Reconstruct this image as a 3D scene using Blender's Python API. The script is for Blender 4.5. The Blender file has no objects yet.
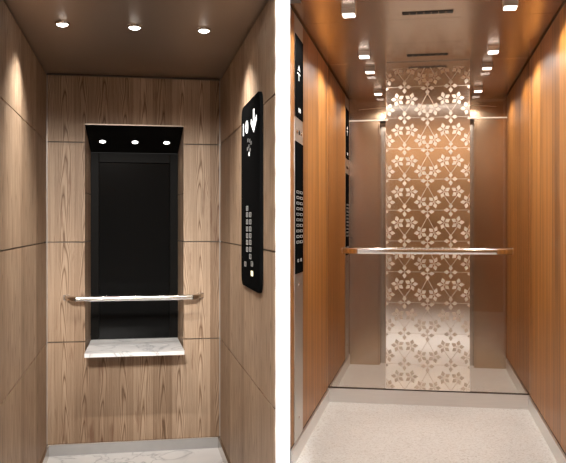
import bpy, bmesh, math, random
from mathutils import Matrix, Vector
random.seed(7)
scene = bpy.context.scene
COL = scene.collection
F, EYE = 800.0, 1.25                      # focal length in pixels of a 566 px wide frame, eye height

# ------------------------------------------------------------------ camera, world, lobby light and unseen helper lamps, exposure
cd = bpy.data.cameras.new('camera')
cd.sensor_width = 36.0
cd.lens = 36.0 * F / 566.0
cd.shift_y = -6.1 / 566.0
cd.clip_start = 0.05
cam = bpy.data.objects.new('camera', cd)
cam.location = (0, 0, EYE)
cam.rotation_euler = (math.radians(90), 0, 0)
COL.objects.link(cam)
scene.camera = cam

w = bpy.data.worlds.new('world'); scene.world = w; w.use_nodes = True
w.node_tree.nodes['Background'].inputs[0].default_value = (0.9, 0.85, 0.8, 1)
w.node_tree.nodes['Background'].inputs[1].default_value = 0.06

vs = scene.view_settings
vs.view_transform = 'Standard'; vs.look = 'None'; vs.gamma = 1.0; vs.use_curve_mapping = False
vs.exposure = 0.0

def lamp(name, typ, loc, power, color=(1, 1, 1), target=None, parent=None, frame=None, **kw):
    l = bpy.data.lights.new(name, typ); l.energy = power; l.color = color
    for k, v in kw.items(): setattr(l, k, v)
    o = bpy.data.objects.new(name, l); COL.objects.link(o)
    o.location = loc
    if target is not None:
        d = Vector(target) - Vector(loc)
        o.rotation_euler = d.to_track_quat('-Z', 'Y').to_euler()
    if parent is not None: o.parent = parent
    return o

lamp('lobby_light', 'AREA', (-0.20, -0.6, 2.60), 7.5, (1, 0.96, 0.9), target=(-0.86, 4.3, 1.05), shape='RECTANGLE', size=0.4, size_y=0.4, spread=math.radians(26))
lamp('added_floor_light', 'AREA', (0.3, 1.7, 2.74), 22, (1, 0.97, 0.94), target=(0.3, 1.7, 0), shape='RECTANGLE', size=1.2, size_y=0.6, spread=math.radians(70))  # unseen lamp added to brighten the floor reflected in the patterned panel
lamp('reflection_strip_light', 'AREA', (0.28, 1.6, 2.72), 0.9, (1, 0.96, 0.9), target=(0.33, 2.0, 2.5), shape='RECTANGLE', size=1.3, size_y=0.035)  # added lamp that supplies the bright strip reflected in the panel
lamp('added_wall_washer', 'AREA', (0.0, -0.60, 2.72), 22, (1, 0.94, 0.86), target=(0, -1.05, 1.2), shape='RECTANGLE', size=2.4, size_y=0.1)  # invented washer that lifts the wall tone reflected in the panel
for k in range(14):                                             # narrow unseen spots added to burn the pier white
    lamp('added_pier_spot', 'SPOT', (0.0, 0.1, 2.70), 330, (1, 1, 1), target=(0.0, 2.72, 0.43 + k * 0.125),
         spot_size=math.radians(4.2), spot_blend=0.35, shadow_soft_size=0.01)

# ------------------------------------------------------------------ frames of the two lift cars (both on the lobby floor)
A_LEFT, A_RIGHT = math.atan(149.5 / F), -math.atan(143.6 / F)
M_LEFT, M_RIGHT = Matrix.Rotation(A_LEFT, 4, 'Z'), Matrix.Rotation(A_RIGHT, 4, 'Z')
M_WORLD = Matrix.Identity(4)

# ------------------------------------------------------------------ mesh builder
class MB:
    def __init__(s): s.v, s.f, s.m, s.sm = [], [], [], []
    def add(s, vs_, fs, m=0, smooth=False):
        b = len(s.v); s.v += [tuple(p) for p in vs_]
        for f in fs:
            s.f.append([b + i for i in f]); s.m.append(m); s.sm.append(smooth)
    def box(s, x0, x1, y0, y1, z0, z1, m=0):
        P = [(x, y, z) for z in (z0, z1) for y in (y0, y1) for x in (x0, x1)]
        s.add(P, [(0, 2, 3, 1), (4, 5, 7, 6), (0, 1, 5, 4), (2, 6, 7, 3), (0, 4, 6, 2), (1, 3, 7, 5)], m)
        return s
    def hexa(s, P, m=0):                       # 8 corners, bottom ring 0-3 ccw, top ring 4-7
        s.add(P, [(3, 2, 1, 0), (4, 5, 6, 7), (0, 1, 5, 4), (1, 2, 6, 5), (2, 3, 7, 6), (3, 0, 4, 7)], m)
        return s
    def prism(s, pts, axis, a0, a1, m=0, smooth=False):   # polygon extruded along axis
        def p3(u, v, a):
            return {'x': (a, u, v), 'y': (u, a, v), 'z': (u, v, a)}[axis]
        n = len(pts)
        V = [p3(u, v, a0) for u, v in pts] + [p3(u, v, a1) for u, v in pts]
        s.add(V, [list(range(n))[::-1], list(range(n, 2 * n))], m)
        s.add(V, [(i, (i + 1) % n, n + (i + 1) % n, n + i) for i in range(n)], m, smooth)
        return s
    def lathe(s, prof, c, n=28, m=0, axis='z'):           # (r, h) profile
        V = []
        for r, h in prof:
            for k in range(n):
                t = 2 * math.pi * k / n
                a, b = r * math.cos(t), r * math.sin(t)
                V.append((c[0] + a, c[1] + b, c[2] + h) if axis == 'z' else (c[0] + h, c[1] + a, c[2] + b))
        Fs = []
        for j in range(len(prof) - 1):
            for k in range(n):
                k2 = (k + 1) % n
                Fs.append((j * n + k, j * n + k2, (j + 1) * n + k2, (j + 1) * n + k))
        s.add(V, Fs, m, True)
        s.add(V, [list(range(n))[::-1], list(range((len(prof) - 1) * n, len(prof) * n))], m)
        return s
    def sweep(s, path, ring, m=0, smooth=True):           # ring of (side, up) offsets swept along a path in plan
        n = len(ring); V = []
        for i, p in enumerate(path):
            p = Vector(p)
            a = Vector(path[max(i - 1, 0)]); b = Vector(path[min(i + 1, len(path) - 1)])
            d1 = (p - a).normalized() if i > 0 else (b - p).normalized()
            d2 = (b - p).normalized() if i < len(path) - 1 else d1
            t = (d1 + d2).normalized()
            up = Vector((0, 0, 1)); side = t.cross(up).normalized() / max(0.35, t.dot(d1))
            V += [p + side * r[0] + up * r[1] for r in ring]
        Fs = [(i * n + k, i * n + (k + 1) % n, (i + 1) * n + (k + 1) % n, (i + 1) * n + k)
              for i in range(len(path) - 1) for k in range(n)]
        s.add(V, Fs, m, smooth)
        s.add(V, [list(range(n))[::-1], list(range((len(path) - 1) * n, len(path) * n))], m)
        return s
    def build(s, name, mats, parent=None, frame=M_WORLD, origin=(0, 0, 0), bevel=0.0, seg=2):
        me = bpy.data.meshes.new(name)
        O = Vector(origin)
        me.from_pydata([Vector(p) - O for p in s.v], [], s.f)
        for i, p in enumerate(me.polygons):
            p.material_index = s.m[i]; p.use_smooth = s.sm[i]
        bm = bmesh.new(); bm.from_mesh(me)
        bmesh.ops.recalc_face_normals(bm, faces=bm.faces); bm.to_mesh(me); bm.free()
        uv = me.uv_layers.new(name='uv')
        for p in me.polygons:
            nx, ny, nz = (abs(c) for c in p.normal)
            for li in p.loop_indices:
                c = me.vertices[me.loops[li].vertex_index].co + O
                uv.data[li].uv = (c.x, c.y) if nz > max(nx, ny) else ((c.x, c.z) if ny >= nx else (c.y, c.z))
        for mt in (mats if isinstance(mats, (list, tuple)) else [mats]): me.materials.append(mt)
        o = bpy.data.objects.new(name, me); COL.objects.link(o)
        if parent is not None: o.parent = parent
        else: o.matrix_world = frame @ Matrix.Translation(O)
        if bevel:
            b = o.modifiers.new('bevel', 'BEVEL'); b.width = bevel; b.segments = seg; b.limit_method = 'ANGLE'
            b.angle_limit = math.radians(40)
        return o

def tag(o, label=None, cat=None, group=None, kind=None):
    if label: o['label'] = label
    if cat: o['category'] = cat
    if group: o['group'] = group
    if kind: o['kind'] = kind
    return o
def empty(name, frame, origin, label, cat, group=None):
    o = bpy.data.objects.new(name, None); COL.objects.link(o)
    o.empty_display_size = 0.05
    o.matrix_world = frame @ Matrix.Translation(Vector(origin))
    return tag(o, label, cat, group)
def struct(o, label, cat):
    return tag(o, label, cat, None, 'structure')
def dup(root, frame, loc, label, group=None):
    r = root.copy(); COL.objects.link(r); r.matrix_world = frame @ Matrix.Translation(Vector(loc))
    r['label'] = label
    if group: r['group'] = group
    for ch in list(root.children):
        c = ch.copy(); COL.objects.link(c); c.parent = r
        for g in list(ch.children):
            d = g.copy(); COL.objects.link(d); d.parent = c
    return r

# ------------------------------------------------------------------ materials
def mat(name, base=(0.8, 0.8, 0.8), rough=0.5, metal=0.0, spec=0.5, emit=None, es=0.0):
    m = bpy.data.materials.new(name); m.use_nodes = True
    b = m.node_tree.nodes['Principled BSDF']
    b.inputs['Base Color'].default_value = (*base, 1); b.inputs['Roughness'].default_value = rough
    b.inputs['Metallic'].default_value = metal; b.inputs['Specular IOR Level'].default_value = spec
    if emit:
        b.inputs['Emission Color'].default_value = (*emit, 1); b.inputs['Emission Strength'].default_value = es
    return m
class NT:
    def __init__(s, m): s.t = m.node_tree; s.b = s.t.nodes['Principled BSDF']
    def n(s, typ, **kw):
        nd = s.t.nodes.new(typ)
        for k, v in kw.items(): setattr(nd, k, v)
        return nd
    def l(s, a, b): s.t.links.new(a, b)
    def val(s, sock, v):
        if isinstance(v, (int, float)): sock.default_value = v
        else: s.l(v, sock)
    def math(s, op, a, b=0.0, c=None):
        nd = s.n('ShaderNodeMath', operation=op); s.val(nd.inputs[0], a); s.val(nd.inputs[1], b)
        if c is not None: s.val(nd.inputs[2], c)
        return nd.outputs[0]
    def uv(s):
        sp = s.n('ShaderNodeSeparateXYZ'); s.l(s.n('ShaderNodeTexCoord').outputs['UV'], sp.inputs[0]); return sp.outputs[0], sp.outputs[1]
    def vec(s, x, y, z=0.0):
        c = s.n('ShaderNodeCombineXYZ')
        for i, v in enumerate((x, y, z)): s.val(c.inputs[i], v)
        return c.outputs[0]
    def noise(s, v, scale, detail=3, rough=0.5, dist=0.0):
        nd = s.n('ShaderNodeTexNoise'); s.l(v, nd.inputs['Vector'])
        nd.inputs['Scale'].default_value = scale; nd.inputs['Detail'].default_value = detail
        nd.inputs['Roughness'].default_value = rough; nd.inputs['Distortion'].default_value = dist
        return nd.outputs['Fac']
    def ramp(s, f, stops):
        nd = s.n('ShaderNodeValToRGB'); s.l(f, nd.inputs[0]); e = nd.color_ramp.elements
        while len(e) < len(stops): e.new(0.5)
        for i, (p, c) in enumerate(stops): e[i].position = p; e[i].color = (*c, 1)
        return nd.outputs[0]
    def mix(s, f, a, b, mode='MIX'):
        nd = s.n('ShaderNodeMix', data_type='RGBA', blend_type=mode)
        s.val(nd.inputs[0], f)
        for k, v in ((6, a), (7, b)):
            if isinstance(v, tuple): nd.inputs[k].default_value = (*v, 1)
            else: s.l(v, nd.inputs[k])
        return nd.outputs[2]
    def bump(s, h, st=0.2, d=0.002):
        nd = s.n('ShaderNodeBump'); nd.inputs['Strength'].default_value = st; nd.inputs['Distance'].default_value = d
        s.l(h, nd.inputs['Height']); s.l(nd.outputs[0], s.b.inputs['Normal'])

def wood_oak():
    m = mat('oak_cladding', rough=0.5, spec=0.25); t = NT(m)
    u, v = t.uv()
    w_ = t.math('MULTIPLY', u, 1 / 0.105)
    idx = t.math('FLOOR', w_)
    wn = t.n('ShaderNodeTexWhiteNoise', noise_dimensions='1D'); t.l(idx, wn.inputs['W'])
    rnd = wn.outputs['Value']
    off = t.math('MULTIPLY', rnd, 37.0)
    wob = t.noise(t.vec(t.math('MULTIPLY', u, 7.0), t.math('MULTIPLY', v, 1.6), off), 1.0, 2, 0.5)
    wob2 = t.noise(t.vec(t.math('MULTIPLY', u, 24.0), t.math('MULTIPLY', v, 5.0), off), 1.0, 2, 0.5)
    ul = t.math('SUBTRACT', t.math('FRACT', w_), t.math('ADD', 0.1, t.math('MULTIPLY', wob, 0.8)))
    h = t.math('ADD', t.math('ADD', t.math('MULTIPLY', v, 0.75), off), t.math('MULTIPLY', t.math('MULTIPLY', ul, ul), 5.0))
    h = t.math('ADD', h, t.math('MULTIPLY', wob2, 0.22))
    ring = t.math('MULTIPLY', t.math('PINGPONG', t.math('MULTIPLY', h, 7.0), 0.5), 2.0)     # nested cathedral flames
    fine = t.noise(t.vec(t.math('MULTIPLY', u, 190.0), t.math('MULTIPLY', v, 3.0), off), 1.0, 2, 0.6)
    tint = t.ramp(rnd, [(0.0, (0.31, 0.212, 0.140)), (0.5, (0.42, 0.302, 0.207)), (1.0, (0.51, 0.382, 0.275))])
    rings = t.ramp(ring, [(0.0, (0.38, 0.31, 0.26)), (0.24, (0.76, 0.72, 0.68)), (0.55, (1, 1, 1)), (1.0, (1.06, 1.06, 1.06))])
    c = t.mix(1.0, tint, rings, 'MULTIPLY')
    fr = t.ramp(fine, [(0.3, (0.72, 0.68, 0.64)), (0.6, (1.05, 1.05, 1.05))])
    c = t.mix(0.8, c, fr, 'MULTIPLY')
    kn = t.noise(t.vec(t.math('MULTIPLY', u, 34.0), t.math('MULTIPLY', v, 3.4), off), 1.0, 3, 0.55, 0.5)
    c = t.mix(t.ramp(kn, [(0.59, (0, 0, 0)), (0.72, (0.7, 0.7, 0.7))]), c, (0.15, 0.075, 0.042))
    t.l(c, t.b.inputs['Base Color']); t.bump(fine, 0.12, 0.001)
    return m
def wood_teak():
    m = mat('teak_veneer', rough=0.38, spec=0.3); t = NT(m)
    u, v = t.uv()
    a = t.noise(t.vec(t.math('MULTIPLY', u, 150.0), t.math('MULTIPLY', v, 1.2), 3.0), 1.0, 2, 0.6)
    b = t.noise(t.vec(t.math('MULTIPLY', u, 38.0), t.math('MULTIPLY', v, 0.5), 9.0), 1.0, 2, 0.5)
    c = t.ramp(a, [(0.28, (0.22, 0.076, 0.013)), (0.5, (0.43, 0.183, 0.037)), (0.72, (0.60, 0.26, 0.062))])
    d = t.ramp(b, [(0.3, (0.48, 0.43, 0.39)), (0.65, (1.08, 1.08, 1.08))])
    c = t.mix(0.9, c, d, 'MULTIPLY')
    e = t.noise(t.vec(t.math('MULTIPLY', u, 11.0), t.math('MULTIPLY', v, 0.25), 5.0), 1.0, 1, 0.5)
    c = t.mix(0.85, c, t.ramp(e, [(0.35, (0.60, 0.55, 0.50)), (0.6, (1.1, 1.1, 1.1))]), 'MULTIPLY')
    t.l(c, t.b.inputs['Base Color'])
    return m
def metal(name, base, rough, brush='v', amt=0.35):
    m = mat(name, base, rough, 1.0); t = NT(m)
    u, v = t.uv()
    if brush == 'v': p = t.vec(t.math('MULTIPLY', u, 260.0), t.math('MULTIPLY', v, 4.0))
    else: p = t.vec(t.math('MULTIPLY', u, 4.0), t.math('MULTIPLY', v, 260.0))
    f = t.noise(p, 1.0, 2, 0.6)
    nd = t.n('ShaderNodeMapRange'); t.l(f, nd.inputs[0])
    nd.inputs['To Min'].default_value = rough * (1 - amt); nd.inputs['To Max'].default_value = rough * (1 + amt)
    t.l(nd.outputs[0], t.b.inputs['Roughness'])
    c = t.mix(f, tuple(x * (1 - 0.3 * amt) for x in base), tuple(min(1, x * (1 + 0.25 * amt)) for x in base)); t.l(c, t.b.inputs['Base Color'])
    return m
def marble():
    m = mat('white_marble', rough=0.35, spec=0.2); t = NT(m)
    co = t.n('ShaderNodeTexCoord').outputs['Object']
    n1 = t.noise(co, 2.6, 4, 0.5, 1.2)
    vein = t.math('ABSOLUTE', t.math('SUBTRACT', n1, 0.5))
    c = t.ramp(vein, [(0.0, (0.50, 0.50, 0.51)), (0.007, (0.70, 0.70, 0.70)), (0.03, (0.83, 0.825, 0.82)), (0.3, (0.86, 0.855, 0.85))])
    cl = t.ramp(t.noise(co, 3.0, 2), [(0.35, (0.86, 0.86, 0.87)), (0.65, (1, 1, 1))])
    t.l(t.mix(1.0, c, cl, 'MULTIPLY'), t.b.inputs['Base Color'])
    return m
def terrazzo():
    m = mat('speckled_stone', rough=0.35, spec=0.4); t = NT(m)
    co = t.n('ShaderNodeTexCoord').outputs['Object']
    vo = t.n('ShaderNodeTexVoronoi'); vo.inputs['Scale'].default_value = 130.0; t.l(co, vo.inputs['Vector'])
    sp = t.n('ShaderNodeSeparateColor'); t.l(vo.outputs['Color'], sp.inputs[0])
    c = t.ramp(sp.outputs[0], [(0.0, (0.52, 0.50, 0.46)), (0.12, (0.63, 0.62, 0.59)), (0.4, (0.71, 0.71, 0.69)), (1.0, (0.77, 0.775, 0.76))])
    n = t.noise(co, 220.0, 2)
    c = t.mix(0.5, c, t.ramp(n, [(0.35, (0.86, 0.84, 0.82)), (0.6, (1, 1, 1))]), 'MULTIPLY')
    t.l(c, t.b.inputs['Base Color'])
    return m
def plain_noise(name, a, b, scale, rough):
    m = mat(name, rough=rough); t = NT(m)
    co = t.n('ShaderNodeTexCoord').outputs['Object']
    t.l(t.ramp(t.noise(co, scale, 4), [(0.3, a), (0.7, b)]), t.b.inputs['Base Color'])
    return m
def mirror_tint_glass():
    m = bpy.data.materials.new('mirror_tint_glass'); m.use_nodes = True
    nt = m.node_tree; nt.nodes.clear()
    out = nt.nodes.new('ShaderNodeOutputMaterial'); mx = nt.nodes.new('ShaderNodeMixShader')
    tr = nt.nodes.new('ShaderNodeBsdfTransparent'); gl = nt.nodes.new('ShaderNodeBsdfGlossy')
    tr.inputs[0].default_value = (0.80, 0.765, 0.73, 1); gl.inputs['Roughness'].default_value = 0.02  # tint carries the darker tone of the mirror reflection
    mx.inputs[0].default_value = 0.04
    nt.links.new(tr.outputs[0], mx.inputs[1]); nt.links.new(gl.outputs[0], mx.inputs[2]); nt.links.new(mx.outputs[0], out.inputs[0])
    return m

OAK, TEAK, MARBLE, TERR = wood_oak(), wood_teak(), marble(), terrazzo()
STONE = plain_noise('grey_stone', (0.36, 0.355, 0.35), (0.42, 0.415, 0.41), 9, 0.4)
STRIP = mat('corner_strip', (0.34, 0.32, 0.30), 0.35, 0.2)
EDGE = mat('reflected_light_white', (0.9, 0.87, 0.82), 0.35)  # white stands in for light caught on the reflected transom
GAPO = mat('oak_joint', (0.13, 0.11, 0.095), 0.6)
GAP = mat('dark_joint', (0.045, 0.03, 0.02), 0.7)
BRONZE = mat('bronze_ceiling', (0.46, 0.37, 0.30), 0.42, 1.0)
STEEL = metal('brushed_steel', (0.62, 0.57, 0.52), 0.24, 'v')
STEEL_B = metal('steel_warm_reflection', (0.60, 0.445, 0.31), 0.24, 'h', 0.15)  # warm tint puts the reflected teak into neutral steel
PLATE = metal('panel_steel', (0.60, 0.57, 0.54), 0.34, 'v', 0.15)
STEEL_H = metal('brushed_steel_horizontal', (0.80, 0.78, 0.76), 0.36, 'h')
CEIL_R = mat('steel_ceiling', (0.58, 0.475, 0.385), 0.27, 1.0)
CHROME = mat('polished_chrome', (0.82, 0.80, 0.78), 0.12, 1.0)
BLACK = mat('black_gloss', (0.005, 0.005, 0.005), 0.10, 0, 0.05)
SATIN = mat('black_satin', (0.005, 0.005, 0.005), 0.35, 0, 0.0)
BLACKM = mat('black_lacquer', (0.007, 0.0065, 0.006), 0.35, 0, 0.02)
SLOT = mat('vent_black', (0.004, 0.004, 0.004), 0.8)
ETCH = metal('bronze_mirror', (0.92, 0.86, 0.79), 0.10, 'v', 0.1)
FROST = mat('etched_frost', (0.68, 0.585, 0.485), 0.45, 0.65)
MIRROR_TINT = mirror_tint_glass()
WHITE = plain_noise('white_plaster', (0.90, 0.90, 0.90), (0.93, 0.93, 0.93), 6, 0.7)
LOBBYF = plain_noise('lobby_tile', (0.76, 0.745, 0.73), (0.80, 0.785, 0.77), 3, 0.3)
LOBBYW = plain_noise('lobby_wall_paint', (0.42, 0.22, 0.10), (0.46, 0.245, 0.115), 2, 0.6)
LENS = mat('lamp_lens', (1, 1, 1), 0.4, emit=(1, 0.97, 0.92), es=9.0)
LENSS = mat('lamp_lens_small', (1, 1, 1), 0.4, emit=(1, 0.97, 0.92), es=5.0)
GLYPH = mat('display_glow', (0.9, 0.9, 0.9), 0.4, emit=(1, 1, 1), es=0.95)
MARK = mat('button_outline', (0.30, 0.29, 0.28), 0.4, emit=(0.9, 0.9, 0.85), es=0.04)
LITB = mat('lit_button', (0.9, 0.85, 0.6), 0.4, emit=(1, 0.9, 0.55), es=0.9)
DIM = mat('dim_icon', (0.12, 0.12, 0.12), 0.4)

def text_mb(body, size, depth):
    c = bpy.data.curves.new('glyph', 'FONT'); c.body = body; c.size = size; c.extrude = depth
    c.align_x = 'CENTER'; c.align_y = 'CENTER'; c.resolution_u = 4
    o = bpy.data.objects.new('glyph', c); COL.objects.link(o)
    me = bpy.data.meshes.new_from_object(o.evaluated_get(bpy.context.evaluated_depsgraph_get()))
    V = [tuple(v.co) for v in me.vertices]; Fs = [tuple(p.vertices) for p in me.polygons]
    bpy.data.objects.remove(o); bpy.data.curves.remove(c); bpy.data.meshes.remove(me)
    return V, Fs

# ================================================================== LOBBY SHELL
mb = MB().box(-2.9, 2.9, -1.05, 7.9, -0.10, -0.03); struct(mb.build('floor', LOBBYF), 'pale lobby floor in front of the lift cars', 'floor')
mb = MB().box(-2.9, 2.9, -1.05, 4.2, 2.80, 2.86); struct(mb.build('ceiling', LOBBYW), 'tan lobby ceiling in front of the lift cars', 'ceiling')
mb = MB().box(-2.9, 2.9, -1.10, -1.05, -0.03, 2.80); struct(mb.build('wall_rear', LOBBYW), 'tan lobby wall opposite the lift cars', 'wall')
mb = MB().prism([(-0.025, 2.725), (0.0239, 2.725), (0.036, 4.108), (-0.228, 4.108), (0.013, 2.748), (-0.025, 2.741)], 'z', -0.03, 2.80)  # pier added to fill the blank white gap between the cars
struct(mb.build('wall_pier', WHITE), 'narrow white plaster pier added for the blank gap between the two lift cars', 'wall')

# ================================================================== LEFT LIFT CAR (light oak)
CX, HW, YB, YF, ZC = 0.0085, 0.467, 4.46, 2.70, 2.07
XL, XR = CX - HW, CX + HW
FR = M_LEFT
def wl(name, mb, mats, label, cat='wall', **k): return struct(mb.build(name, mats, frame=FR, **k), label, cat)
mb = MB().box(XL - 2.2, XL, YF - 0.10, YF - 0.005, -0.03, 2.80).box(XL, XR + 0.0, YF - 0.10, YF - 0.005, ZC + 0.02, 2.80)
wl('wall_front', mb, WHITE, 'white lobby wall around the left lift car')
mb = MB().box(XL - 0.04, XR + 0.03, YF, YB + 0.04, -0.03, 0.012)
wl('floor', mb, MARBLE, 'white veined marble floor of the left lift car', 'floor')
mb = MB().box(XL - 0.04, XR + 0.03, YF, YB + 0.04, ZC, ZC + 0.03)
wl('ceiling', mb, BRONZE, 'brown brushed metal ceiling of the left lift car', 'ceiling')
G = 0.0028
rows = [(0.012, 0.62), (0.62, 1.16), (1.16, 1.70), (1.70, ZC - 0.012)]
for side in (-1, 1):
    mb = MB()
    x = XL if side < 0 else XR
    mb.box(*( (x - 0.03, x - 0.014) if side < 0 else (x + 0.014, x + 0.03) ), YF, YB + 0.0, 0.012, ZC, 1)
    for (z0, z1) in rows:
        mb.box(*( (x - 0.014, x) if side < 0 else (x, x + 0.014) ), YF, YB - 0.006, z0 + G, z1 - (G if z1 < 2 else 0), 0)
    wl('wall_left' if side < 0 else 'wall_right', mb, [OAK, GAPO],
       'light oak panelled %s wall of the left lift car' % ('left' if side < 0 else 'right'))
# back wall with the recess
OX0, OX1, OZ0, OZ1 = CX - 0.267, CX + 0.264, 0.568, 1.80
YN = 4.76
mb = MB()
mb.box(XL, OX0 - 0.013, YB + 0.014, YB + 0.03, 0.012, ZC, 1).box(OX1 + 0.013, XR, YB + 0.014, YB + 0.03, 0.012, ZC, 1)
mb.box(OX0 - 0.013, OX1 + 0.013, YB + 0.014, YB + 0.03, 0.012, OZ0 - 0.004, 1).box(OX0 - 0.013, OX1 + 0.013, YB + 0.014, YB + 0.03, OZ1 + 0.006, ZC, 1)
E2 = 0.0
mb.box(XL + 0.004, XR - 0.004, YB, YB + 0.014, 0.012, OZ0)                        # below the shelf
for (xa, xb) in ((XL + 0.004, OX0), (OX1, XR - 0.004)):
    mb.box(xa, xb, YB, YB + 0.014, OZ0, 0.62 - G)
    mb.box(xa, xb, YB, YB + 0.014, 0.62 + G, 1.16 - G).box(xa, xb, YB, YB + 0.014, 1.16 + G, 1.70 - G)
    mb.box(xa, xb, YB, YB + 0.014, 1.70 + G, OZ1)
mb.box(XL + 0.004, XR - 0.004, YB, YB + 0.014, OZ1, ZC - 0.012)
# oak reveals of the recess
for (a, b, s) in ((OX0, CX - 0.252, -1), (OX1, CX + 0.2495, 1)):
    t = 0.013 * s
    for (z0, z1) in ((OZ0, 0.62 - G), (0.62 + G, 1.16 - G), (1.16 + G, 1.43 - G), (1.43 + G, 1.70)):
        mb.hexa([(a, YB + 0.014, z0), (b, YN, z0), (b + t, YN, z0), (a + t, YB + 0.014, z0),
                 (a, YB + 0.014, z1), (b, YN, z1), (b + t, YN, z1), (a + t, YB + 0.014, z1)])
    mb.hexa([(a, YB + 0.014, 1.70), (b, YN, 1.70), (b + t, YN, 1.70), (a + t, YB + 0.014, 1.70),
             (a, YB + 0.014, OZ1), (b, YN, OZ1 - 0.1), (b + t, YN, OZ1 - 0.1), (a + t, YB + 0.014, OZ1)])
wl('wall_back', mb, [OAK, GAPO], 'light oak back wall of the left lift car around the black recess')
# bright metal corner strips, stone skirting
for k, x in enumerate((XL, XR)):
    mb = MB().box(x - 0.004 if k == 0 else x - 0.004, x + 0.004 if k == 0 else x + 0.004, YB - 0.006, YB, 0.075, ZC - 0.012)
    wl('trim_%d' % (k + 1), mb, STRIP, 'thin metal corner strip at the back %s corner of left lift car' % ('left', 'right')[k], 'trim')
mb = MB().box(XL, XR, YB - 0.016, YB, 0.012, 0.070).box(XL, XR, YB - 0.017, YB - 0.001, 0.070, 0.074, 1)
wl('baseboard_back', mb, [STONE, STEEL], 'grey stone skirting below the oak back wall', 'baseboard')
for k in (0, 1):
    x = (XL, XR)[k]
    mb = MB().box(*((x, x + 0.014) if k == 0 else (x - 0.014, x)), YF, YB - 0.017, 0.012, 0.070)
    wl('baseboard_' + ('left', 'right')[k], mb, STEEL, 'metal skirting below the oak %s wall' % ('left', 'right')[k], 'baseboard')

# black recess: lintel soffit, frame, leaves
rt = empty('black_door', FR, (CX, YN, OZ0 + 0.02), 'tall black gloss door set in the oak back wall recess', 'door')
O = (CX, YN, OZ0 + 0.02)
z0n, z1n = 0.589, 1.672
xa, xb = CX - 0.2515, CX + 0.249
mb = MB().box(xa, xa + 0.046, YN - 0.004, YN + 0.03, z0n, z1n).box(xb - 0.046, xb, YN - 0.004, YN + 0.03, z0n, z1n)
mb.box(xa + 0.046, xb - 0.046, YN - 0.004, YN + 0.03, z1n - 0.056, z1n)
mb.box(xa, xb, YN + 0.031, YN + 0.036, z0n, z1n)
mb.build('frame', BLACKM, rt, origin=O, bevel=0.002)
for (l0, l1) in ((xa + 0.047, -0.004), (-0.002, 0.102), (0.104, xb - 0.047)):
    MB().box(l0, l1, YN + 0.012, YN + 0.03, z0n, z1n - 0.057).build('leaf', BLACK, rt, origin=O)
so = empty('recess_canopy', FR, (CX, YB, OZ1), 'black sloping soffit at the top of the oak wall recess', 'canopy')
O = (CX, YB, OZ1)
SL = (OZ1 - 1.675) / (YN - YB)
mb = MB().hexa([(OX0, YB - 0.003, OZ1 - 0.006), (OX1, YB - 0.003, OZ1 - 0.006), (xb, YN, 1.674), (xa, YN, 1.674),
                (OX0, YB - 0.003, OZ1), (OX1, YB - 0.003, OZ1), (xb, YN, 1.70), (xa, YN, 1.70)])
mb.build('soffit', BLACKM, so, origin=O)
MB().box(OX0, OX1, YB - 0.010, YB - 0.003, OZ1 - 0.004, OZ1 + 0.001).build('edge_trim', BRONZE, so, origin=O)
yl = 4.622; zl = OZ1 - 0.006 - SL * (yl - YB)
first = None
for k, (x, wd) in enumerate(((CX - 0.180, 'left'), (CX, 'middle'), (CX + 0.178, 'right'))):
    lb = 'small round spotlight in the black recess soffit, the %s of three' % wd
    if first is None:
        first = empty('recess_spotlight', FR, (x, yl, zl), lb, 'spotlight', 'spotlights in the recess soffit')
        tilt = Matrix.Rotation(-math.atan(SL), 4, 'X')
        ring = MB().lathe([(0.026, 0.004), (0.026, -0.004), (0.019, -0.006), (0.018, -0.002)], (0, 0, 0), 24)
        lens = MB().lathe([(0.018, 0.001), (0.017, -0.005), (0.010, -0.009), (0.002, -0.010)], (0, 0, 0), 24)
        for p in (ring, lens): p.v = [tuple(tilt @ Vector(q)) for q in p.v]
        ring.build('ring', BLACKM, first); lens.build('lens', LENSS, first)
        lamp('bulb', 'SPOT', (0, -0.004, -0.016), 0.5, (1, 0.95, 0.88), target=(0, 0.02, -1), parent=first,
             spot_size=math.radians(110), spot_blend=0.8, shadow_soft_size=0.012)
    else: dup(first, FR, (x, yl, zl), lb)

# marble shelf
mb = MB().prism([(CX - 0.2575, 4.24), (CX + 0.256, 4.24), (CX + 0.2475, YN - 0.006), (CX - 0.2500, YN - 0.006)], 'z', 0.568, 0.588)
o = mb.build('marble_shelf', MARBLE, frame=FR, origin=(CX, 4.36, 0.553), bevel=0.002)
tag(o, 'white veined marble ledge jutting out below the black recess', 'shelf')

# handrail, rectangular tube with splayed ends
hr = empty('handrail', FR, (0.007, 4.36, 0.86), 'straight chrome handrail across the oak back wall', 'handrail')
O = (0.007, 4.36, 0.86)
def rr(hw, hh, r, n=4):
    pts = []
    for cx, cy, a0 in ((hw - r, hh - r, 0), (-hw + r, hh - r, 90), (-hw + r, -hh + r, 180), (hw - r, -hh + r, 270)):
        for k in range(n + 1):
            a = math.radians(a0 + 90 * k / n); pts.append((cx + r * math.cos(a), cy + r * math.sin(a)))
    return pts
RING = rr(0.0120, 0.0140, 0.0118, 6)
MB().sweep([(-0.300, 4.36, 0.86), (0.314, 4.36, 0.86)], RING).build('bar', CHROME, hr, origin=O)
for s, x0 in ((-1, -0.300), (1, 0.314)):
    MB().sweep([(x0, 4.36, 0.86), (x0 + s * 0.014, 4.366, 0.86), (x0 + s * 0.055, YB - 0.004, 0.86)], RING).build('end_return', STEEL, hr, origin=O)
    MB().box(x0 + s * 0.055 - 0.017, x0 + s * 0.055 + 0.013, YB - 0.005, YB, 0.844, 0.876).build('wall_plate', STEEL, hr, origin=O, bevel=0.002)

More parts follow.
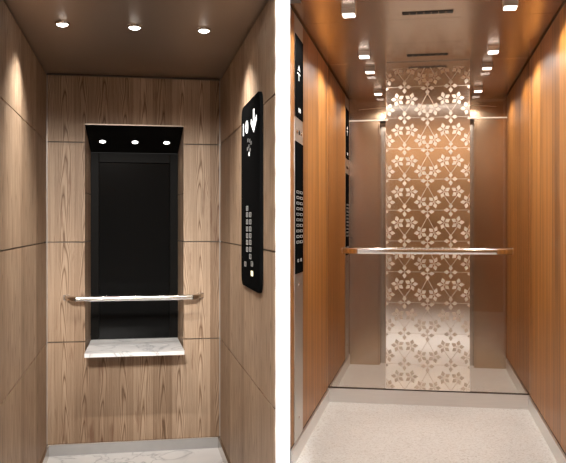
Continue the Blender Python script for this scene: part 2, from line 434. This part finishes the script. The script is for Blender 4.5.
# operating panel on the right wall
YA, YZ, ZA, ZZ = 2.945, 3.47, 0.994, 1.757
O = (XR, (YA + YZ) / 2, ZA)
cp = empty('control_panel', FR, O, 'black glass lift control panel on the oak right wall', 'control panel')
def rrect(u0, u1, v0, v1, r, n=5):
    cu, cv = (u0 + u1) / 2, (v0 + v1) / 2
    return [(cu + a, cv + b) for a, b in rr((u1 - u0) / 2, (v1 - v0) / 2, r, n)]
MB().prism(rrect(YA, YZ, ZA, ZZ, 0.05), 'x', XR - 0.012, XR).build('faceplate', SATIN, cp, origin=O, bevel=0.002)
XS = XR - 0.0122
MB().prism(rrect(YA + 0.012, YZ - 0.012, ZA + 0.012, 1.40, 0.04), 'x', XS - 0.0008, XS).build('button_glass', SATIN, cp, origin=O)
def glyph(body, size, y, z, name, mt, parent, xs, org, sy=1.0, flip=-1):
    for k, ch in enumerate(body):
        V, Fs = text_mb(ch, size, 0.0006)
        dx = (k - (len(body) - 1) / 2) * size * 0.62
        mb = MB(); mb.add([(xs - 0.0006 + v[2], y + flip * (v[0] + dx) * sy, z + v[1]) for v in V], Fs)
        mb.build(name, mt, parent, origin=org)
glyph('10', 0.076, 3.345, 1.655, 'floor_digit', GLYPH, cp, XS, O, 2.2)
# down arrow
mb = MB(); cy, cz = 3.10, 1.664
def stroke(p, q, wd):
    p, q = Vector(p), Vector(q); d = (q - p).normalized(); n = Vector((-d.y, d.x)) * wd / 2
    mb.prism([tuple(p + n), tuple(q + n), tuple(q - n), tuple(p - n)], 'x', XS - 0.0014, XS)
stroke((cy, cz + 0.042), (cy, cz - 0.036), 0.030)
stroke((cy + 0.072, cz + 0.002), (cy - 0.004, cz - 0.040), 0.020)
stroke((cy - 0.072, cz + 0.002), (cy + 0.004, cz - 0.040), 0.020)
mb.build('down_arrow', GLYPH, cp, origin=O)
mb = MB()
for q in ((3.26, 1.600), (3.21, 1.593), (3.23, 1.573), (3.17, 1.580), (3.27, 1.566), (3.20, 1.555)):
    mb.prism(rrect(q[0] - 0.018, q[0] + 0.018, q[1] - 0.007, q[1] + 0.007, 0.005, 2), 'x', XS - 0.0012, XS)
mb.build('dim_icon', DIM, cp, origin=O)
MB().lathe([(0.009, 0.0), (0.009, -0.002)], (XS, 3.225, 1.541), 16, axis='x').build('indicator_light', GLYPH, cp, origin=O)
def button(y, z, mt, parent, xs, org, lit=False, hw=0.023, hh=0.0095, s=-1):
    mb = MB()
    x0, x1 = sorted((xs + s * 0.0022, xs))
    if lit: mb.prism(rrect(y - hw, y + hw, z - hh, z + hh, 0.004, 2), 'x', x0, x1)
    else:
        t, th = 0.0075, 0.0024
        mb.box(x0, x1, y - hw, y + hw, z + hh - th, z + hh).box(x0, x1, y - hw, y + hw, z - hh, z - hh + th)
        mb.box(x0, x1, y - hw, y - hw + t, z - hh + th, z + hh - th).box(x0, x1, y + hw - t, y + hw, z - hh + th, z + hh - th)
    return mb.build('button', mt, parent, origin=org)
rowpy = [208.2, 214.6, 221.8, 229, 235.8, 242.5, 249.6, 256.8, 264.3, 273.9]
for i, py in enumerate(rowpy):
    ys = {0: (3.275,), 7: (3.185,), 8: (3.33, 3.14), 9: (3.14,)}.get(i, (3.275, 3.185))
    for y in ys:
        b = button(y, EYE - (py - 225.4) * y / F, LITB if i == 9 else MARK, cp, XS - 0.0008, O, i == 9, hh=0.0100)
        if i == 9: b['label'] = 'lit yellow button'

# ceiling downlights
first = None
for k, (x, wd) in enumerate(((-0.283, 'left'), (0.004, 'middle'), (0.289, 'right'))):
    lb = 'round ceiling downlight in the brown left lift car, the %s of three' % wd
    lc = (x, 3.34, ZC)
    if first is None:
        first = empty('downlight', FR, lc, lb, 'downlight', 'downlights in the brown metal ceiling')
        MB().lathe([(0.030, 0.001), (0.030, -0.006), (0.0255, -0.010), (0.024, -0.004)], (0, 0, 0)).build('ring', CHROME, first)
        MB().lathe([(0.024, -0.001), (0.0235, -0.008), (0.019, -0.013), (0.011, -0.016), (0.002, -0.017)], (0, 0, 0)).build('lens', LENS, first)
        lamp('bulb', 'SPOT', (0, 0, -0.022), 34, (1, 0.95, 0.89), target=(0, 0, -1), parent=first,
             spot_size=math.radians(118), spot_blend=0.7, shadow_soft_size=0.02)
    else: dup(first, FR, lc, lb)

# ================================================================== RIGHT LIFT CAR (orange teak and steel)
FR = M_RIGHT
W, YF, YM, YR, ZC = 0.69, 4.06, 5.65, 7.20, 2.39  # space past the back plane is the mirror reflection, built solid
YC = 3.86
mb = MB().box(-W + 0.06, W, YC - 0.10, YC - 0.004, ZC + 0.002, 2.80).box(W, W + 1.9, YC - 0.10, YC - 0.004, -0.03, 2.80)
wl('wall_front', mb, WHITE, 'white lobby wall around the right lift car')
mb = MB().box(-W + 0.06, W, YC - 0.003, YC + 0.010, ZC - 0.024, ZC + 0.002)  # unseen strip added so the panel reflects a bright line
wl('trim_3', mb, WHITE, 'unseen white strip added at the front of the steel ceiling for its reflection', 'trim')
mb = MB().box(-W - 0.03, W + 0.03, YF, YM - 0.004, -0.03, 0.0)
wl('floor', mb, TERR, 'cream speckled stone floor of the right lift car', 'floor')
mb = MB().box(-W - 0.03, W + 0.03, YM + 0.02, YR + 0.3, -0.03, 0.0)  # floor repeated as its own mirror reflection
wl('floor', mb, TERR, 'speckled floor built as the mirror reflection behind the pane', 'floor')
joints = [YF, 4.48, 5.07, YM, 6.23, 6.82, YR + 0.3]
mb = MB().box(-W - 0.03, W + 0.03, YF + 0.012, YR + 0.3, ZC + 0.004, ZC + 0.03, 1)
for a, b in zip(joints[:-1], joints[1:]):
    mb.box(-W, W, a + 0.0025, b - 0.0025, ZC, ZC + 0.004, 0)
mb.box(-W + 0.06, W, YC + 0.011, YF + 0.0025, ZC, ZC + 0.03, 0)
wl('ceiling', mb, [CEIL_R, CHROME], 'brushed bronze steel ceiling of the right lift car', 'ceiling')
for s in (-1, 1):
    mb = MB(); x0, x1 = sorted((s * W, s * (W + 0.014))); b0, b1 = sorted((s * (W + 0.014), s * (W + 0.03)))
    y0w = YF if s < 0 else YC
    mb.box(b0, b1, y0w, YR + 0.3, 0.0, ZC, 1)
    for a, b in ((y0w, YM - 0.003), (YM + 0.003, YR)):  # second stretch is the wall's mirror reflection
        mb.box(x0, x1, a, b, 0.098, ZC - 0.014, 0)
    wl('wall_left' if s < 0 else 'wall_right', mb, [TEAK, GAP], 'orange teak veneered %s wall of the right lift car' % ('left' if s < 0 else 'right'))
    mb = MB(); c0, c1 = sorted((s * W, s * (W - 0.012)))
    mb.box(c0, c1, YF, YM - 0.014, 0.0, 0.09).box(c0, c1, YM + 0.018, YR - 0.001, 0.0, 0.09)
    wl('baseboard_left' if s < 0 else 'baseboard_right', mb, STEEL_H, 'brushed steel skirting below the teak %s wall' % ('left' if s < 0 else 'right'), 'baseboard')
mb = MB().box(-W, W, YM - 0.014, YM + 0.018, 0.0, 0.098).box(-W, W, YM - 0.011, YM + 0.012, 0.098, 0.105, 1)
wl('baseboard_back', mb, [STEEL_H, GAP], 'brushed steel plinth below the patterned glass', 'baseboard')

# mirror reflection of the front wall, built solid: returns, transom, sliding door
for s in (-1, 1):
    x0, x1 = sorted((s * 0.425, s * W))
    mb = MB().box(x0, x1, YR, YR + 0.02, 0.0, 2.185)
    j0, j1 = sorted((s * 0.425, s * 0.410))
    mb.box(j0, j1, YR + 0.004, YR + 0.10, 0.0, 2.185)
    tag(mb.build('reflected_cladding', STEEL_B, frame=FR, origin=(s * 0.55, YR, 0), bevel=0.002),
        'tall brushed steel panel of the built mirror reflection, %s of the patterned panel' % ('left' if s < 0 else 'right'), 'panel', 'reflected steel panels')
mb = MB().box(-W, W, YR, YR + 0.02, 2.196, ZC - 0.002)
mb.box(-W, W, YR - 0.006, YR + 0.02, 2.185, 2.196, 1)  # white ledge for a bright line of the reflection
arc = [(x / 20 * 0.60, 2.318 - 0.030 * (x / 20) ** 2) for x in range(-20, 21)]
mb.prism(arc + [(x, z - 0.010 * (1 - (x / 0.6) ** 2) - 0.001) for x, z in arc[::-1]], 'y', YR - 0.004, YR, 1)  # curved bright reflection laid on as a white strip
tag(mb.build('reflected_transom', [STEEL_B, EDGE], frame=FR, origin=(0, YR, 2.185)), 'reflected steel transom with painted bright lines above the tall steel panels', 'transom')
dr = empty('reflected_lift_door', FR, (0, YR + 0.11, 0), 'steel sliding lift door of the built reflection behind the patterned panel', 'door'); O = (0, YR + 0.11, 0)
for s in (-1, 1):
    x0, x1 = sorted((s * 0.001, s * 0.425))
    MB().box(x0, x1, YR + 0.11, YR + 0.14, 0.0, 2.185).build('leaf', STEEL, dr, origin=O, bevel=0.002)

# patterned bronze panel
PX0, PX1, PZ0, PZ1 = -0.2815, 0.2935, 0.106, ZC - 0.002
PC = 0.006
O = (PC, YM, PZ0)
ep = empty('decorative_panel', FR, O, 'bronze mirror panel etched with a lace of white flowers', 'decorative panel')
MB().box(PX0, PX1, YM - 0.010, YM + 0.004, PZ0, PZ1).build('mirror_sheet', ETCH, ep, origin=O, bevel=0.0015)
mb = MB(); YP0, YP1 = YM - 0.0108, YM - 0.0100
def clipq(pts):
    def cut(P, f):
        out = []
        for i in range(len(P)):
            a, b = P[i], P[(i + 1) % len(P)]; fa, fb = f(a), f(b)
            if fa >= 0: out.append(a)
            if fa * fb < 0:
                t = fa / (fa - fb); out.append((a[0] + (b[0] - a[0]) * t, a[1] + (b[1] - a[1]) * t))
        return out
    for f in (lambda p: p[0] - PX0 - 0.003, lambda p: PX1 - 0.003 - p[0], lambda p: p[1] - PZ0 - 0.004, lambda p: 2.345 - p[1]):
        pts = cut(pts, f)
        if len(pts) < 3: return
    mb.prism(pts, 'y', YP0, YP1)
def flower(x, z, rot, n=4, rad=0.047):
    for k in range(n):
        a = math.radians(rot + 360 / n * k); d = (math.cos(a), math.sin(a)); e = (-d[1], d[0])
        prof = [(0.003, 0.0018), (0.013, 0.0026), (0.0175, 0.0085), (0.0265, 0.0145), (0.036, 0.0085), (rad, 0.0010)]
        up = [(x + d[0] * r + e[0] * h, z + d[1] * r + e[1] * h) for r, h in prof]
        dn = [(x + d[0] * r - e[0] * h, z + d[1] * r - e[1] * h) for r, h in prof[::-1]]
        clipq(up + dn)
def line(p, q, wd=0.0036):
    d = Vector((q[0] - p[0], q[1] - p[1])); d.normalize(); n = (-d.y * wd / 2, d.x * wd / 2)
    clipq([(p[0] + n[0], p[1] + n[1]), (q[0] + n[0], q[1] + n[1]), (q[0] - n[0], q[1] - n[1]), (p[0] - n[0], p[1] - n[1])])
CW, RH = 0.3157, 0.2145
for r in range(-1, 11):
    za = 2.214 - r * RH; zb = za - 0.011
    for c in (-1, 0, 1):
        bx = PC + c * CW; ax = bx + CW / 2
        flower(ax, za, 0); flower(bx, zb, 0)
        for s in (-1, 1):
            ra = (ax + s * 0.046, za - 0.087); rb = (bx + s * 0.046, zb + 0.068)
            flower(*ra, 90 - 14 * s, 5); flower(*rb, 270 + 14 * s, 5)
            line((ax + s * 0.03, za), (ax + s * 0.115, za), 0.0026)
            line((bx, zb - 0.035), (bx + s * 0.043, zb - RH + 0.068 + 0.03))
            line((ax, za + 0.035), (ax + s * 0.043, za + RH - 0.087 - 0.03))
            line((ax + s * 0.115, za), (bx + CW * (s > 0), zb), 0.0026)
mb.build('flower_pattern', FROST, ep, origin=O)

# tinted see-through panes standing in for the mirror beside it
for a, b, wd in ((-W + 0.002, PX0 - 0.002, 'left'), (PX1 + 0.002, W - 0.002, 'right')):
    o = MB().box(a, b, YM - 0.003, YM + 0.003, 0.106, ZC - 0.002).build('mirror_stand_in', MIRROR_TINT, frame=FR, origin=((a + b) / 2, YM, 0.106))
    tag(o, 'tinted pane in place of the mirror, %s of the patterned bronze panel' % wd, 'glass pane', 'mirror stand-in panes')

# handrail
O = (0, YM - 0.10, 1.073)
hr = empty('handrail', FR, O, 'steel handrail across the patterned bronze panel', 'handrail')
RING = rr(0.014, 0.0205, 0.011)
MB().sweep([(-0.470, O[1], O[2]), (0.462, O[1], O[2])], RING).build('bar', CHROME, hr, origin=O)
for s, x0 in ((-1, -0.470), (1, 0.462)):
    MB().sweep([(x0, O[1], O[2]), (x0 + s * 0.03, O[1] + 0.004, O[2]), (x0 + s * 0.105, YM - 0.022, O[2])], RING).build('end_return', CHROME, hr, origin=O)
    MB().box(x0 + s * 0.105 - 0.018, x0 + s * 0.105 + 0.018, YM - 0.020, YM - 0.0035, O[2] - 0.021, O[2] + 0.021).build('wall_plate', CHROME, hr, origin=O, bevel=0.003)

# operating columns
def column(y0, y1, label, detail):
    x = -W
    O = (x, (y0 + y1) / 2, 0.09)
    t = empty('control_column', FR, O, label, 'control panel', 'full height control columns')
    MB().box(x, x + 0.004, y0, y1, 0.092, ZC - 0.02).build('steel_plate', PLATE, t, origin=O, bevel=0.001)
    xs = x + 0.004
    a, b = y0 + 0.004, y1 - 0.004
    MB().box(xs, xs + 0.003, a, b, 1.83, 2.27).build('display_glass', SATIN, t, origin=O, bevel=0.0008)
    MB().box(xs, xs + 0.003, a, b, 0.99, 1.70).build('button_glass', SATIN, t, origin=O, bevel=0.0008)
    xg = xs + 0.0036
    ym = (y0 + y1) / 2
    mb = MB()
    mb.prism([(ym - 0.055, 2.085), (ym - 0.02, 2.118), (ym + 0.02, 2.090), (ym - 0.02, 2.096)], 'x', xg - 0.0006, xg)
    mb.box(xg - 0.0006, xg, ym - 0.07, ym + 0.02, 2.068, 2.074).box(xg - 0.0006, xg, ym - 0.026, ym - 0.016, 2.035, 2.068)
    mb.build('direction_sign', GLYPH, t, origin=O)
    glyph('00', 0.036, ym, 1.875, 'floor_digit', GLYPH, t, xg, O, 1.9, 1)
    for yy in (-0.07, 0.0, 0.07):
        MB().lathe([(0.013, 0.0), (0.011, 0.004), (0.004, 0.005)], (xs, ym + yy, 1.755), 16, axis='x').build('key_switch', CHROME if yy else BLACKM, t, origin=O)
    for i in range(10):
        for sy in (-0.06, 0.06):
            button(ym + sy, 1.43 - i * 0.030, MARK, t, xg - 0.0006, O, hw=0.042, hh=0.007, s=1)
    for yy in (-0.05, 0.05):
        button(ym + yy, 1.06, MARK, t, xg - 0.0006, O, hw=0.02, hh=0.008, s=1)
    MB().lathe([(0.008, 0.0), (0.007, 0.003), (0.002, 0.004)], (xs, ym, 0.93), 14, axis='x').build('screw', CHROME, t, origin=O)
    MB().lathe([(0.008, 0.0), (0.007, 0.003), (0.002, 0.004)], (xs, ym, 0.20), 14, axis='x').build('screw', CHROME, t, origin=O)
column(4.175, 4.455, 'steel and black glass control column at the front of the left teak wall', True)
column(6.86, 7.16, 'steel and black glass control column built as a mirror reflection on left teak wall', False)  # copy of the front column, added as its mirror reflection

# square ceiling lamps
first = None
rowname = ['nearest the viewer', 'just before the patterned panel', 'a mirror copy just behind the pane', 'a mirror copy farthest back above the steel panels']
for i, y in enumerate((4.22, 5.28, 5.82, 6.80)):  # two rear rows are added lamps standing in for reflected ones
    for s in (-1, 1):
        lb = 'square ceiling lamp in the %s row, %s' % ('left' if s < 0 else 'right', rowname[i])
        loc = (0.008 + s * 0.412, y, ZC)
        if first is None:
            first = empty('ceiling_lamp', FR, loc, lb, 'ceiling lamp', 'square lamps on the steel ceiling')
            h, d = 0.036, 0.030
            mb = MB().box(-h, h, -h, -h + 0.006, -d, 0.001).box(-h, h, h - 0.006, h, -d, 0.001)
            mb.box(-h, -h + 0.006, -h + 0.006, h - 0.006, -d, 0.001).box(h - 0.006, h, -h + 0.006, h - 0.006, -d, 0.001)
            mb.build('housing', STEEL_H, first)
            MB().box(-h + 0.006, h - 0.006, -h + 0.006, h - 0.006, -d - 0.006, -0.002).build('lens', LENS, first, bevel=0.003)
            lamp('bulb', 'SPOT', (0, 0, -d - 0.012), 39, (1, 0.96, 0.91), target=(0, 0, -1), parent=first,
                 spot_size=math.radians(160), spot_blend=0.4, shadow_soft_size=0.025)
        else: dup(first, FR, loc, lb)
# ceiling vents
first = None
for y, wd in ((4.35, 'nearest the viewer'), (5.43, 'just before the patterned panel')):
    lb = 'slotted black vent in the steel ceiling, ' + wd
    if first is None:
        first = empty('ceiling_vent', FR, (PC, y, ZC), lb, 'vent', 'slotted ceiling vents')
        MB().box(-0.135, 0.135, -0.024, 0.024, -0.0035, 0.0005).build('backing', SLOT, first)
        for k in range(8):
            MB().box(-0.136 + k * 0.0385 - 0.0015, -0.136 + k * 0.0385 + 0.0015, -0.025, 0.025, -0.0045, -0.003).build('slot_bar', CEIL_R, first)
    else: dup(first, FR, (PC, y, ZC), lb)
